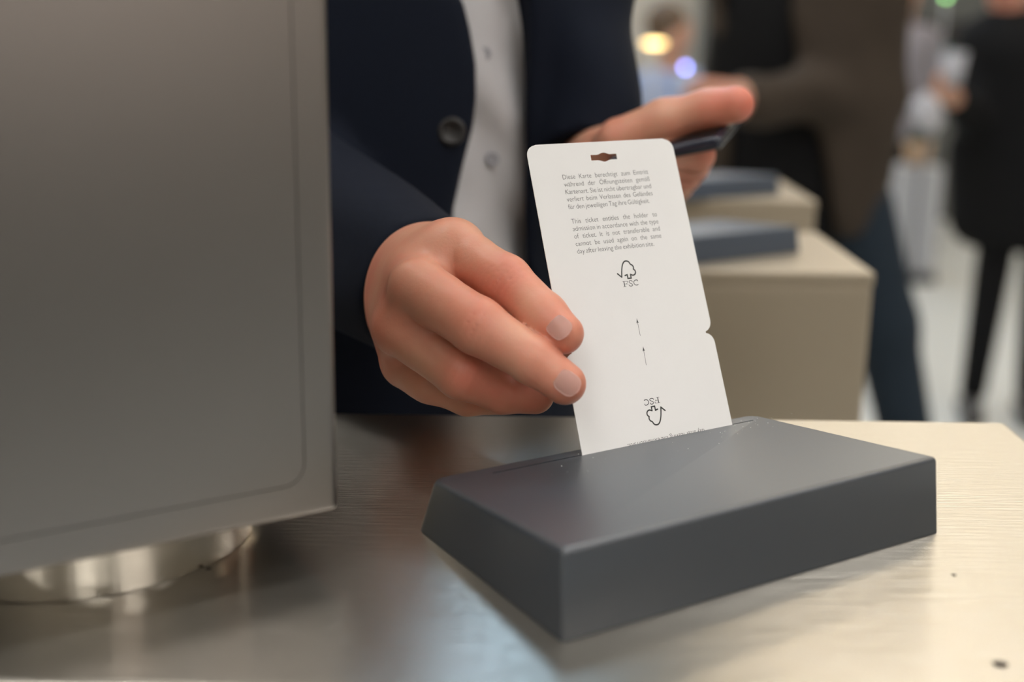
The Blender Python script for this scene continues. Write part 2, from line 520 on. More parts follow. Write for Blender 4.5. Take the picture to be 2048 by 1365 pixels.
# recess and panel
def rrect(x0, z0, x1, z1, r, n=8):
    pts = []
    for cx, cz, a0 in ((x1 - r, z0 + r, -90), (x1 - r, z1 - r, 0), (x0 + r, z1 - r, 90), (x0 + r, z0 + r, 180)):
        for i in range(n + 1):
            a = radians(a0 + 90 * i / n); pts.append((cx + r * cos(a), cz + r * sin(a)))
    return pts


gr = .0126 ; gb = .0125
bm = bmesh.new(); prism(bm, [Vector(BX(a, -.001, c)) for a, c in rrect(-BW + gr, gb, -gr, BH - gb, .008)], N, 0, .0035)
boolean(body, from_bm('cut', bm, None))
body.data.materials.clear(); body.data.materials.append(M['box_steel'])
local(body, tbx)
g = .0003
bm = bmesh.new(); prism(bm, [Vector(BX(a, 0, c)) for a, c in rrect(-BW + gr + g, gb + g, -gr - g, BH - gb - g, .0076)], N, .0001, .0024)
from_bm('front_panel', bm, M['box_steel'], tbx)
p1, p2, p3 = [onz(*q)[:2] for q in ((0, 1205), (350, 1160), (500, 1070))]
A = 2 * np.array([p2 - p1, p3 - p1]); bb = np.array([p2 @ p2 - p1 @ p1, p3 @ p3 - p1 @ p1])
cc = np.linalg.solve(A, bb); cr = np.linalg.norm(cc - p1)
bm = bmesh.new()
bmesh.ops.create_cone(bm, cap_ends=True, segments=96, radius1=cr, radius2=cr, depth=ZB - .0006,
                      matrix=Matrix.Translation((cc[0], cc[1], TZ + ZB / 2)))
col_ = from_bm('collar', bm, M['collar'], tbx, True); col_.data.set_sharp_from_angle(angle=radians(40))

# ------------------------------------------------------------------ ticket
k0 = onz(1165, 912, TZ + .0262 * S); k1 = onz(1465, 850, TZ + .0262 * S)
TW = np.linalg.norm(k1 - k0); UU = (k1 - k0) / TW; NN = np.array([-UU[1], UU[0], 0.])
_v = cos(radians(29)) * Z + sin(radians(29)) * NN
VV = cos(radians(5.25)) * _v + sin(radians(5.25)) * UU
TN = np.cross(UU, VV); TN /= np.linalg.norm(TN)          # towards the camera
MM = .001 * S                                            # ticket millimetre


def tk(a, b, d=0.): return k0 + UU * (a * MM) + VV * (b * MM) + TN * d


def tkpix(x, y):
    r = ray(x, y); t = ((k0 - CAM) @ TN) / (r @ TN); p = CAM + r * t - k0
    c = UU @ VV; b = (p @ VV - (p @ UU) * c) / (1 - c * c); a = p @ UU - b * c
    return a / MM, b / MM


Wt, Tt, FB = 91.4, 154.4, 48.7


def arc(cx, cy, r, a0, a1, n=8):
    return [(cx + r * cos(radians(a0 + (a1 - a0) * i / n)), cy + r * sin(radians(a0 + (a1 - a0) * i / n))) for i in range(n + 1)]


out = [(0, -8.), (Wt, -8.)]
R6 = 5.6
out += arc(Wt - R6, FB - R6 - .3, R6, 0, 78) + arc(Wt - R6, FB + R6 + .3, R6, -78, 0)
out += arc(Wt - R6, Tt - R6, R6, 0, 84) + [(Wt - R6 - .4, Tt + .5), (R6 + .2, Tt + .3)]
out += arc(R6, Tt - R6, R6, 96, 180) + arc(R6, FB + R6 + .3, R6, 180, 258) + arc(R6, FB - R6 - .3, R6, 102, 180)
hc = (45.6, 146.3)
hole = [(-8.1, -1.5), (-4, -1.5), (-2.9, -1.7), (-1.8, -2.1), (-.6, -2.45), (.6, -2.45), (1.8, -2.1), (2.9, -1.7), (4, -1.5), (8.1, -1.5)]
hole = hole + [(-x, -y) for x, y in hole]
hole = [(hc[0] + x, hc[1] + y) for x, y in hole]

ticket = empty('ticket', k0, 'white exhibition entry ticket standing in the slot, held by fingertips', 'ticket')
bm = bmesh.new()
prism(bm, [Vector(tk(a, b)) for a, b in out], TN, -.0003, 0)
card = from_bm('card', bm, M['card'])
bm = bmesh.new(); prism(bm, [Vector(tk(a, b)) for a, b in hole], TN, -.002, .002)
boolean(card, from_bm('cut', bm, None)); card.data.materials.clear(); card.data.materials.append(M['card'])
local(card, ticket)

INK = .00004


def flat(name, polys, m, parent, tf=lambda a, b: (a, b)):
    """polys: list of (verts2d, faces)"""
    bm = bmesh.new()
    for vs, fs in polys:
        v3 = [bm.verts.new(Vector(tk(*tf(x, y), INK))) for x, y in vs]
        for f in fs:
            try: bm.faces.new([v3[i] for i in f])
            except ValueError: pass
    return from_bm(name, bm, m, parent)


def word(txt, size, xs, weight=0.):
    cu = bpy.data.curves.new('w', 'FONT'); cu.body = txt; cu.size = size; cu.resolution_u = 3; cu.offset = weight
    ob = bpy.data.objects.new('w', cu); C.objects.link(ob)
    dg = bpy.context.evaluated_depsgraph_get(); dg.update()
    me = bpy.data.meshes.new_from_object(ob.evaluated_get(dg))
    vs = [(v.co.x * xs, v.co.y) for v in me.vertices]; fs = [tuple(p.vertices) for p in me.polygons]
    bpy.data.objects.remove(ob); bpy.data.meshes.remove(me)
    return vs, fs


GER = ['Diese Karte berechtigt zum Eintritt', 'während der Öffnungszeiten gemäß', 'Kartenart. Sie ist nicht übertragbar und',
       'verliert beim Verlassen des Geländes', 'für den jeweiligen Tag ihre Gültigkeit.']
ENG = ['This ticket entitles the holder to', 'admission in accordance with the type', 'of ticket. It is not transferable and',
       'cannot be used again on the same', 'day after leaving the exhibition site.']


def para(lines, b0, step, a0, a1, size, xs):
    polys = []
    for li, ln in enumerate(lines):
        ws = [word(t, size, xs, -.010 * size) for t in ln.split()]
        wid = [max(x for x, y in w_[0]) - min(x for x, y in w_[0]) for w_ in ws]
        last = li == len(lines) - 1
        gap = size * .26 if last else (a1 - a0 - sum(wid)) / (len(ws) - 1)
        sc = 1.
        if last:
            tot = sum(wid) + gap * (len(ws) - 1); sc = min(1., (a1 - a0 - 1.2) / tot)
        a = a0; b = b0 - li * step
        for w_, wd in zip(ws, wid):
            m0 = min(x for x, y in w_[0])
            polys.append(([(a + (x - m0) * sc, b + y) for x, y in w_[0]], w_[1]))
            a += (wd + gap) * sc
    return polys


SZ = 3.65
XS = (53.2 - 6 * .25 * SZ) / sum(max(x for x, y in w_[0]) - min(x for x, y in w_[0]) for w_ in [word(t, SZ, 1., -.010 * SZ) for t in GER[2].split()])
ger = para(GER, 135.7, 3.93, 18.2, 71.4, SZ, XS)
eng = para(ENG, 112.4, 3.88, 18.4, 71.4, SZ, XS)
flat('german_text', ger, M['ink_grey'], ticket)
flat('english_text', eng, M['ink_grey'], ticket)
# the lower half is the same print turned half round about the fold
FA, FBc = 45.8, 48.95
turn = lambda a, b: (2 * FA - a, 2 * FBc - b)
last_line = [p for p in eng if min(y for x, y in p[0]) < 98.5]
keep = []
for vs, fs in last_line: keep.append((vs, fs))
flat('upside_down_text', keep, M['ink_grey'], ticket, turn)


def stroke(pts, w0, closed=False):
    """ribbon along a polyline; w0 a width or list of widths"""
    n = len(pts); ws = w0 if isinstance(w0, (list, tuple)) else [w0] * n
    P = np.array(pts, float); L, Rr = [], []
    for i in range(n):
        a = P[max(0, i - 1)]; b = P[min(n - 1, i + 1)]
        if 0 < i < n - 1:
            d1 = (P[i] - a) / (np.linalg.norm(P[i] - a) + 1e-9); d2 = (b - P[i]) / (np.linalg.norm(b - P[i]) + 1e-9)
            t = d1 + d2; t /= np.linalg.norm(t) + 1e-9; nn = np.array([-t[1], t[0]])
            k = 1 / max(.5, abs(nn @ np.array([-d1[1], d1[0]])))
        else:
            t = (b - a) / (np.linalg.norm(b - a) + 1e-9); nn = np.array([-t[1], t[0]]); k = 1
        L.append(tuple(P[i] + nn * ws[i] / 2 * k)); Rr.append(tuple(P[i] - nn * ws[i] / 2 * k))
    vs = L + Rr
    return vs, [(i, i + 1, n + i + 1, n + i) for i in range(n - 1)]


def cat(pts, n=6):
    P = [np.array(p, float) for p in pts]; P = [2 * P[0] - P[1]] + P + [2 * P[-1] - P[-2]]; o = []
    for i in range(1, len(P) - 2):
        for j in range(n):
            t = j / n
            o.append(tuple(.5 * ((2 * P[i]) + (P[i + 1] - P[i - 1]) * t + (2 * P[i - 1] - 5 * P[i] + 4 * P[i + 1] - P[i + 2]) * t * t
                                 + (3 * P[i] - P[i - 1] - 3 * P[i + 1] + P[i + 2]) * t ** 3)))
    o.append(tuple(P[-2])); return o


lp = lambda x, y: tkpix(1220 + x / 17.06, 510 + y / 17.06)
LWD = .72
tick = [lp(255, 648), lp(402, 768)]
trunkl = [(402, 768), (398, 600), (405, 450), (430, 320), (480, 235), (555, 212), (630, 240), (690, 320)]
s1 = cat([lp(*q) for q in trunkl])
s2 = cat([lp(*q) for q in ((690, 320), (760, 360), (795, 420), (800, 480))])
s3 = cat([lp(*q) for q in ((790, 485), (850, 535), (868, 610), (840, 672), (780, 695), (700, 670))])
s4 = [lp(*q) for q in ((695, 655), (722, 795), (610, 808), (585, 680), (510, 708))]
logo = [stroke(tick, LWD), stroke(s1, LWD), stroke(s2, LWD), stroke(s3, LWD), stroke(s4, LWD)]
for q in (tick[0], tick[1], lp(690, 320), lp(795, 482), lp(510, 708), lp(700, 668)):
    vs = [(q[0] + LWD / 2 * cos(i * pi / 6), q[1] + LWD / 2 * sin(i * pi / 6)) for i in range(12)]
    logo.append((vs, [tuple(range(12))]))
# FSC letters with serifs
fx = lambda pts: [lp(*q) for q in pts]
TH, TK = .18, .5
letters = [stroke(fx([(468, 912), (508, 1085)]), TK), stroke(fx([(425, 915), (595, 905)]), TH), stroke(fx([(585, 900), (600, 950)]), .3),
           stroke(fx([(455, 1097), (560, 1083)]), TH), stroke(fx([(490, 1000), (575, 992)]), TH), stroke(fx([(572, 965), (585, 1018)]), .22),
           stroke(cat(fx([(760, 930), (735, 885), (690, 880), (650, 910), (665, 955), (735, 990), (775, 1025), (750, 1060), (700, 1068), (655, 1050), (645, 1015)])),
                  .34),
           stroke(cat(fx([(945, 905), (925, 862), (870, 862), (815, 910), (820, 980), (870, 1030), (930, 1030), (968, 1010)])), .38)]
flat('printed_logo', logo, M['ink'], ticket)
flat('logo_letters', letters, M['ink'], ticket)
flat('printed_logo', logo, M['ink'], ticket, turn)
flat('logo_letters', letters, M['ink'], ticket, turn)
for (x0, y0, x1, y1) in ((1280.5, 672, 1273.5, 638), (1292.5, 731, 1286, 694)):
    a, b = tkpix(x0, y0), tkpix(x1, y1)
    dd = np.array(b) - np.array(a); L_ = np.linalg.norm(dd); dd /= L_; pp = np.array([-dd[1], dd[0]])
    a = np.array(a); b = np.array(b)
    polys = [stroke([tuple(a), tuple(b)], .24), ([tuple(b), tuple(b - dd * 2.3 + pp * .72), tuple(b - dd * 1.9), tuple(b - dd * 2.3 - pp * .72)], [(0, 1, 2), (0, 2, 3)])]
    flat('arrow', polys, M['ink_grey'], ticket)

# ------------------------------------------------------------------ dust and dirt
bm = bmesh.new()
for i in range(46):
    if i < 30: a = random.gauss(.176, .018) * S; n_ = random.gauss(.1, .008) * S
    else: a = random.uniform(.03, .17) * S; n_ = random.uniform(.08, .110) * S
    if n_ > .1095 * S: n_ = .107 * S
    if abs(n_ - slot_n) < .001: n_ -= .002
    r = random.uniform(.00008, .00026)
    p = B1 + U * a + N * n_ + Z * (wtop(n_) + r * .3)
    bmesh.ops.create_icosphere(bm, subdivisions=1, radius=r, matrix=Matrix.Translation(p))
tag(from_bm('paper_dust', bm, M['dust']), 'white specks of paper dust around the slot of the grey ticket reader', 'dust', kind='stuff')
for (x, y, r, lab) in ((1908, 1151, .0009, 'small dark dirt spot on the steel top right of the grey reader'),
                       (2001, 1330, .0021, 'larger dark dirt spot on the steel top at the lower right corner'),
                       (417, 1139, .0010, 'small dark dirt spot on the steel top beside the round collar')):
    p = onz(x, y)
    bm = bmesh.new(); bmesh.ops.create_icosphere(bm, subdivisions=2, radius=r)
    for v in bm.verts: v.co = Vector((v.co.x * 1.2 * (1 + .2 * sin(v.co.y * 4000)), v.co.y, v.co.z * .12)) + Vector(p) + Vector((0, 0, r * .12))
    tag(from_bm('dirt_spot', bm, M['dirt'], smooth=True), lab, 'dirt', 'dirt spots on the steel top')

def face(parent, c, yf):
    """eyes, brows and lips on a head centred at c whose front lies at yf, looking towards -Y"""
    c = np.array(c)
    for sgn in (-1, 1):
        bm = bmesh.new(); bmesh.ops.create_uvsphere(bm, u_segments=16, v_segments=10, radius=1)
        for v in bm.verts: v.co = Vector((v.co.x * .013, v.co.y * .008, v.co.z * .0065))
        bm.transform(Matrix.Translation((c[0] + sgn * .031, yf + .014, c[2] + .012))); from_bm('eye', bm, M['eye'], parent, True)
        bm = bmesh.new(); bmesh.ops.create_uvsphere(bm, u_segments=12, v_segments=8, radius=1)
        for v in bm.verts: v.co = Vector((v.co.x * .017, v.co.y * .006, v.co.z * .0035))
        bm.transform(Matrix.Translation((c[0] + sgn * .031, yf + .013, c[2] + .030))); from_bm('eyebrow', bm, M['hair_dark'], parent, True)
    bm = bmesh.new(); bmesh.ops.create_uvsphere(bm, u_segments=16, v_segments=10, radius=1)
    for v in bm.verts: v.co = Vector((v.co.x * .024, v.co.y * .008, v.co.z * .007))
    bm.transform(Matrix.Translation((c[0], yf + .013, c[2] - .048))); from_bm('mouth', bm, M['lip'], parent, True)


# ------------------------------------------------------------------ the man in the navy blazer
man = empty('person', (-.13, .87 * 1.0, 0), 'person in a navy blazer and white shirt feeding a ticket into the slot', 'person')
c_ = lambda a, b, ra, rb, k=.004: ('c', a, b, ra, rb, k)


def chain(pts, k=.003): return ('g', [c_(p[0], q[0], p[1], q[1], k) for p, q in zip(pts, pts[1:])])


mm = .001
# right hand (left in the picture)
iM, iP, iD, iT = at(908, 502, .553), at(1010, 562, .531), at(1088, 634, .5135), at(1127, 668, .5055)
mM, mP, mD, mT = at(835, 575, .530), at(955, 652, .507), at(1066, 722, .4985), at(1130, 768, .4945)
rM, rP, rD, rT = at(800, 655, .535), at(925, 745, .517), at(1005, 782, .522), at(1070, 790, .527)
lM, lP, lD, lT = at(815, 724, .552), at(862, 758, .540), at(935, 790, .540), at(1005, 795, .545)
wr = at(850, 585, .630)
tC, tM_, tI, tT = at(885, 620, .60), at(955, 655, .578), at(1050, 690, .552), at(1112, 708, .5345)


def finger(J, R, k=.003): return ('g', [c_(a, b, ra, rb, k) for a, b, ra, rb in zip(J, J[1:], R, R[1:])], .0007)


palm = [c_(iM, at(862, 552, .615), .0122, .024, .010), c_(mM, at(835, 565, .610), .0130, .024, .012), c_(rM, at(822, 595, .610), .0130, .023, .012),
        c_(lM, at(834, 635, .615), .0122, .021, .012), c_(at(868, 545, .560), at(845, 545, .585), .019, .021, .012), c_(tC, wr, .016, .020, .012), c_(iM, tC, .010, .014, .014),
        c_(at(865, 600, .572), at(850, 660, .565), .014, .013, .014), c_(wr, at(720, 500, .70), .027, .033, .014)]
hand = [('g', palm, 0), finger([iM, iP, iD, iT], [.0120, .0113, .0101, .0086]), finger([mM, mP, mD, mT], [.0124, .0119, .0098, .0088]),
        finger([rM, rP, rD, rT], [.0120, .0116, .0098, .0086]), finger([lM, lP, lD, lT], [.0116, .0109, .0092, .0080]),
        finger([tC, tM_, tI, tT], [.014, .012, .0105, .0095])]
# blend webs: fingers join the palm softly
web = [('g', [c_(iM, iM + (iP - iM) * .35, .0119, .0115, .002), c_(mM, mM + (mP - mM) * .35, .0118, .0112, .006),
              c_(rM, rM + (rP - rM) * .35, .0110, .0106, .006), c_(lM, lM + (lP - lM) * .6, .0116, .0112, .006)], .003)]
hand_prims = hand + web


def skin_detail(spots):
    def post(d, P):
        for c, ax, pitch, amp, rad in spots:
            q = [P[i] - c[i] for i in range(3)]
            s = q[0] * ax[0] + q[1] * ax[1] + q[2] * ax[2]
            r2 = q[0] ** 2 + q[1] ** 2 + q[2] ** 2
            d = d + amp * np.maximum(0, np.cos(s * (2 * pi / pitch))) ** 3 * np.exp(-r2 / rad ** 2)
        return d
    return post


def unit(v): return v / np.linalg.norm(v)


toc = lambda p: unit(CAM - p)
spots = []
for (a, b, c, r) in ((mM, mP, mD, .0112), (iM, iP, iD, .0102), (rM, rP, rD, .0106)):
    ax = unit(unit(b - a) + unit(c - b)); spots.append((b + toc(b) * r * .9, ax, .0032, .0009, .0075))
for (a, b, c, r) in ((mP, mD, mT, .0094), (iP, iD, iT, .0092)):
    ax = unit(unit(b - a) + unit(c - b)); spots.append((b + toc(b) * r * .9, ax, .0030, .00022, .006))

# left hand with the phone (right in the picture)
h0 = at(1222, 345, .775); h1 = at(1262, 345, .760)
lt = [at(1240, 282, .742), at(1330, 243, .734), at(1415, 218, .725), at(1472, 209, .718)]
lhand = [('g', [c_(at(1200, 300, .80), h0, .024, .025, .01), c_(h0, h1, .026, .022, .012), c_(h0, lt[0], .02, .014, .01)], 0),
         finger(lt, [.0135, .0125, .0105, .0105], .006)]
for k in range(4):
    y = 308 + 18 * k; Yk = .745 + .012 * k
    lhand.append(finger([at(1262, y, Yk + .01), at(1330, y - 6 + 2 * k, Yk - .012), at(1394 - 15 * k, y + 2, Yk - .004), at(1386 - 15 * k, y + 26, Yk + .016), at(1350 - 15 * k, y + 32, Yk + .02)],
                        [.0115, .0105, .0100, .0092, .0082], .004))
# coarse body inside the clothes
TXC, TYC = at(650, 300, .87)[0], .87
body_pr = [('e', (TXC, TYC, 1.30), (.15, .085, .20), .05), ('e', (TXC, TYC, 1.05), (.145, .085, .20), .06),
           c_((TXC, TYC, 1.45), (TXC + .01, TYC, 1.60), .055, .052, .04),
           ('e', (TXC + .01, TYC - .01, 1.71), (.075, .095, .115), .03), ('e', (TXC + .01, TYC - .03, 1.655), (.055, .075, .06), .03),
           c_((TXC + .01, TYC - .098, 1.72), (TXC + .01, TYC - .115, 1.69), .009, .013, .012),
           ('e', (TXC + .01 + .076, TYC, 1.70), (.012, .02, .032), .006), ('e', (TXC + .01 - .076, TYC, 1.70), (.012, .02, .032), .006)]
for s in (-1, 1):
    body_pr += [c_((TXC + s * .09, TYC, .92), (TXC + s * .10, TYC + .0, .50), .075, .05, .03), c_((TXC + s * .10, TYC, .50), (TXC + s * .11, TYC + .02, .09), .048, .034, .02)]
RS, RE = (TXC - .155, TYC + .02, 1.44), at(455, 350, .79)
LS, LE = (TXC + .165, TYC + .03, 1.44), at(1135, -40, .845)
body_pr += [c_(RS, RE, .05, .042, .03), c_(RE, at(720, 500, .70), .040, .033, .02), c_(LS, LE, .05, .042, .03), c_(LE, at(1200, 300, .80), .034, .024, .02)]
va, fa = nets(lambda P: field(body_pr, P), *bounds(body_pr), .009)
post = skin_detail(spots)
vb, fb = nets(lambda P: post(field(hand_prims, P), P), *bounds(hand_prims), .00105)
vc, fc = nets(lambda P: field(lhand, P), *bounds(lhand), .0022)
vs = np.concatenate([va, vb, vc]); fs = np.concatenate([fa, fb + len(va), fc + len(va) + len(vb)])
bd = link('body', mesh_np('body', vs, fs), M['skin'], None, True)
sp = [(b + toc(b) * .008, .012, .55) for b in (mP, iP, rP)] + [(b, .016, .45) for b in (mM, iM, rM, lM)] + \
     [(b, .013, .6) for b in (mT, iT, rT, rD)] + [(at(1495, 208, .718), .022, .9), (at(1395, 330, .745), .03, .5), (at(760, 620, .58), .03, .5)]
flush_attr(bd, sp)
local(bd, man)


def nail(c0, c1, r, side, name='fingernail', ln=.0056, wd=.0048):
    ax = unit(c1 - c0); up_ = toc(c1) + side; up_ = unit(up_ - ax * (up_ @ ax)); sd = np.cross(ax, up_)
    ctr = c1 + ax * (r * .12)
    bm = bmesh.new(); n1, n2 = 14, 12; g_ = []
    for i in range(n1 + 1):
        u = -1 + 2 * i / n1; row = []
        hw = wd * max(.02, 1 - abs(u) ** 3.2) ** .5
        for j in range(n2 + 1):
            v = -1 + 2 * j / n2; x = hw * v
            hgt = sqrt(max(0, (r * 1.04) ** 2 - x ** 2)) - .0001 - .0009 * max(0, u) ** 2 - .0007 * max(0, -u - .5)
            row.append(bm.verts.new(Vector(ctr + ax * (u * ln) + sd * x + up_ * hgt)))
        g_.append(row)
    for i in range(n1):
        for j in range(n2): bm.faces.new((g_[i][j], g_[i + 1][j], g_[i + 1][j + 1], g_[i][j + 1]))
    bmesh.ops.solidify(bm, geom=bm.faces[:], thickness=.0004)
    o = from_bm(name, bm, M['nail'], bd, True); return o


nail(iD, iT, .0089, np.array([0, 0, .12])); nail(mD, mT, .0090, np.array([0, 0, .12]))

# shirt
shp = [('e', (TXC, TYC, 1.32), (.168, .098, .24), .05), ('e', (TXC, TYC, 1.05), (.160, .098, .26), .08), c_((TXC, TYC, 1.45), (TXC + .005, TYC, 1.545), .07, .060, .03)]


def shirt_post(d, P):
    f = .0034 * np.sin(P[2] * 55 + np.sin(P[0] * 60) * 1.5 + P[0] * 40) + .0014 * np.sin(P[2] * 120 + P[0] * 90)
    return smax(d + f, .86 - P[2], .004)


sh = blob('shirt', shp, .005, M['shirt'], man, shirt_post)
# blazer, cut open along its front edges
edgeL = [(0, 922), (60, 937), (130, 949), (200, 950), (260, 943), (330, 925), (430, 903), (560, 905), (700, 1000), (760, 1062), (860, 1110)]
edgeR = [(0, 1062), (130, 1060), (260, 1052), (430, 1050), (560, 1053), (760, 1064), (860, 1100)]
YS = TYC - .105


def edge_x(tab):
    zs, xs = [], []
    for y, x in tab:
        p = at(x, y, YS); zs.append(p[2]); xs.append(p[0])
    o = np.argsort(zs); return np.array(zs)[o], np.array(xs)[o]


zl, xl = edge_x(edgeL); zr_, xr_ = edge_x(edgeR)
zl = np.append(zl, [1.46, 1.52]); xl = np.append(xl, [TXC - .005, TXC - .05])
zr_ = np.append(zr_, [1.46, 1.52]); xr_ = np.append(xr_, [TXC + .075, TXC + .06])
blz = [('e', (TXC, TYC, 1.34), (.188, .118, .25), .05), ('e', (TXC, TYC, 1.05), (.182, .118, .32), .08),
       c_((TXC - .10, TYC + .01, 1.47), (TXC + .10, TYC + .01, 1.47), .068, .068, .06)]
arms = [c_(RS, RE, .062, .062, .03), c_(RE, at(852, 580, .612), .062, .0395, .02)]
arml = [c_(LS, LE, .055, .042, .03), c_(LE, at(1187, 280, .80), .040, .031, .02)]
cufR = at(852, 580, .612); dR = unit(cufR - RE); cutR = cufR + dR * .003
cufL = at(1190, 284, .795); dL = unit(cufL - LE)


def blazer_post(d, P):
    XL = np.interp(P[2], zl, xl); XR_ = np.interp(P[2], zr_, xr_)
    op = np.maximum(np.maximum(XL - P[0], P[0] - XR_), P[1] - TYC + .02)
    d = smax(d, -op, .006)
    d = smax(d, .80 - P[2], .006)
    ar = field(arms, P) + .0016 * np.sin(P[0] * 75 + P[2] * 45 + P[1] * 30) + .0010 * np.sin(P[0] * 20 - P[2] * 140)
    ar = smax(ar, (P[0] - cutR[0]) * dR[0] + (P[1] - cutR[1]) * dR[1] + (P[2] - cutR[2]) * dR[2], .002)
    ar = np.maximum(ar, -seg_d(P, cutR - dR * .018, cutR + dR * .02, .031, .031))
    al = field(arml, P) + .0020 * np.sin(P[0] * 60 + P[2] * 70)
    al = smax(al, (P[0] - cufL[0]) * dL[0] + (P[1] - cufL[1]) * dL[1] + (P[2] - cufL[2]) * dL[2], .002)
    al = np.maximum(al, -seg_d(P, cufL + dL * .022, cufL + dL * .03, .027, .027))
    neck = seg_d(P, (TXC, TYC - .03, 1.50), (TXC, TYC - .04, 1.64), .06, .075)
    d = smax(d, -neck, .008)
    return smin(smin(d, ar, .012), al, .012)


lo, hi = bounds(blz + arms + arml)
bz = blob('blazer', blz, .0042, M['navy'], man, blazer_post, (lo, hi))
# button, lapel seam flap and shirt buttons
def disc(name, p, r, th, m, parent, holes=True, nrm=None):
    nrm = unit(CAM - p) if nrm is None else nrm
    q = Vector(nrm).to_track_quat('Z', 'Y').to_matrix().to_4x4()
    bm = bmesh.new()
    prof = [(0, th * .55), (r * .55, th * .5), (r * .72, th), (r * .92, th * .9), (r, th * .4), (r * .95, 0), (0, 0)]
    n = 32; rings = []
    for (rr, zz) in prof:
        rings.append([bm.verts.new((rr * cos(2 * pi * i / n), rr * sin(2 * pi * i / n), zz)) for i in range(n)] if rr > 0 else [bm.verts.new((0, 0, zz))])
    for a, b in zip(rings, rings[1:]):
        for i in range(n):
            j = (i + 1) % n
            f = [a[i % len(a)], b[i % len(b)], b[j % len(b)], a[j % len(a)]]
            f = list(dict.fromkeys(f)); bm.faces.new(f)
    bmesh.ops.recalc_face_normals(bm, faces=bm.faces)
    bm.transform(Matrix.Translation(Vector(p)) @ q)
    return from_bm(name, bm, m, parent, True)


bp = at(903, 263, .87)


def on_surface(fn, x, y, y0=.5, y1=1.1):
    r = ray(x, y); Ys = np.linspace(y0, y1, 1200)
    P = CAM[:, None] + r[:, None] * (Ys / r[1])
    d = fn(P.astype(np.float32)); i = int(np.argmax(d < 0)); return P[:, i]


bp = on_surface(lambda P: field(blz, P), 903, 263)
disc('blazer_button', bp, .0088, .0035, M['button'], bz, nrm=np.array([.05, -1, .1]) / 1.006)
for (x, y) in ((968, 108), (985, 318)):
    q = on_surface(lambda P: field(shp, P), x, y)
    disc('shirt_button', q + np.array([0, -.0005, 0]), .0045, .0016, M['paper'], sh, nrm=np.array([0., -1, 0]))
# trousers, shoes, hair
tp_ = []
for s in (-1, 1):
    tp_ += [c_((TXC + s * .085, TYC, .90), (TXC + s * .10, TYC, .50), .098, .072, .03), c_((TXC + s * .10, TYC, .50), (TXC + s * .11, TYC + .015, .12), .070, .060, .02)]
    blob('shoe', [c_((TXC + s * .11, TYC + .05, .045), (TXC + s * .12, TYC - .12, .04), .043, .038, .02)], .006, M['shoe'], man,
         lambda d, P: np.maximum(d, .002 - P[2]))
blob('trousers', tp_, .008, M['navy2'], man, lambda d, P: smax(d, P[2] - .93, .01))
blob('hair', [('e', (TXC + .01, TYC + .01, 1.745), (.086, .108, .098), .02)], .006, M['hair_dark'], man,
     lambda d, P: smax(d, -((P[2] - 1.71) + (P[1] - TYC) * .9 + .02), .01))

face(man, (TXC + .01, TYC, 1.71), TYC - .108)
# phone
ph0, ph1 = at(1248, 300, .757), at(1468, 256, .728)
pd = unit(ph1 - ph0); pn = unit(np.array([.05, -.25, 1.])); pn = unit(pn - pd * (pn @ pd)); ps = np.cross(pn, pd)
PL = np.linalg.norm(ph1 - ph0)
pm = Matrix(((pd[0], ps[0], pn[0], ph0[0]), (pd[1], ps[1], pn[1], ph0[1]), (pd[2], ps[2], pn[2], ph0[2]), (0, 0, 0, 1)))
phone = empty('phone', ph0, 'dark smartphone held flat in the left hand behind the ticket', 'phone')
box('case', (0, -.03, -.004), (PL, .045, .004), M['phone'], phone, .0032, 4, mtx=pm, smooth=True)
box('screen', (.004, -.026, .0041), (PL - .004, .041, .0045), M['screen'], phone, mtx=pm)

# ------------------------------------------------------------------ person in the brown jacket
Y2 = 2.75
p2 = empty('person', (at(1600, 300, Y2)[0], Y2, 0), 'person in an open brown jacket and black top standing beyond the turnstiles', 'person')
q = lambda x, y, dy=0.: at(x, y, Y2 + dy)
sc2 = Y2 / 2500 / .97
R2 = lambda px: px * sc2
tx = q(1580, 200)[0]
face_c = np.array([tx - .02, Y2 - .02, 1.60])
b2 = [('e', (tx, Y2, 1.25), (.16, .10, .25), .05), c_((tx, Y2, 1.42), (tx - .01, Y2, 1.53), .05, .05, .03), ('e', face_c, (.075, .09, .11), .02),
      c_(face_c + [0, -.08, .01], face_c + [-.01, -.10, -.01], .009, .012, .01),
      c_(q(1480, 200, -.28), q(1425, 196, -.33), .034, .036, .02), c_(q(1700, 165, -.05), q(1480, 200, -.28), .04, .03, .02)]
for k in range(4):
    b2.append(finger([q(1425, 180 + 10 * k, -.33), q(1392, 178 + 12 * k, -.35), q(1370, 190 + 12 * k, -.34)], [.012, .011, .009]))
b2.append(finger([q(1440, 178, -.33), q(1412, 168, -.36), q(1385, 170, -.37)], [.014, .012, .010]))
o = blob('body', b2, .0075, M['skin_far'], p2); flush_attr(o, [(q(1420, 190, -.33), .08, .4)])
blob('black_top', [('e', (tx, Y2, 1.22), (.185, .115, .30), .05), ('e', (tx, Y2, .95), (.175, .115, .2), .05)], .012, M['black'], p2)
eL = [q(1440, 430)[0], q(1470, 0)[0]]; zz2 = [q(1440, 430)[2], q(1470, 0)[2]]
xj0 = np.array([q(1440, 0)[0], q(1455, 150)[0], q(1440, 430)[0]]); zj = np.array([q(0, 0)[2], q(0, 150)[2], q(0, 430)[2]])
xj1 = np.array([q(1562, 0)[0], q(1590, 150)[0], q(1655, 430)[0]])


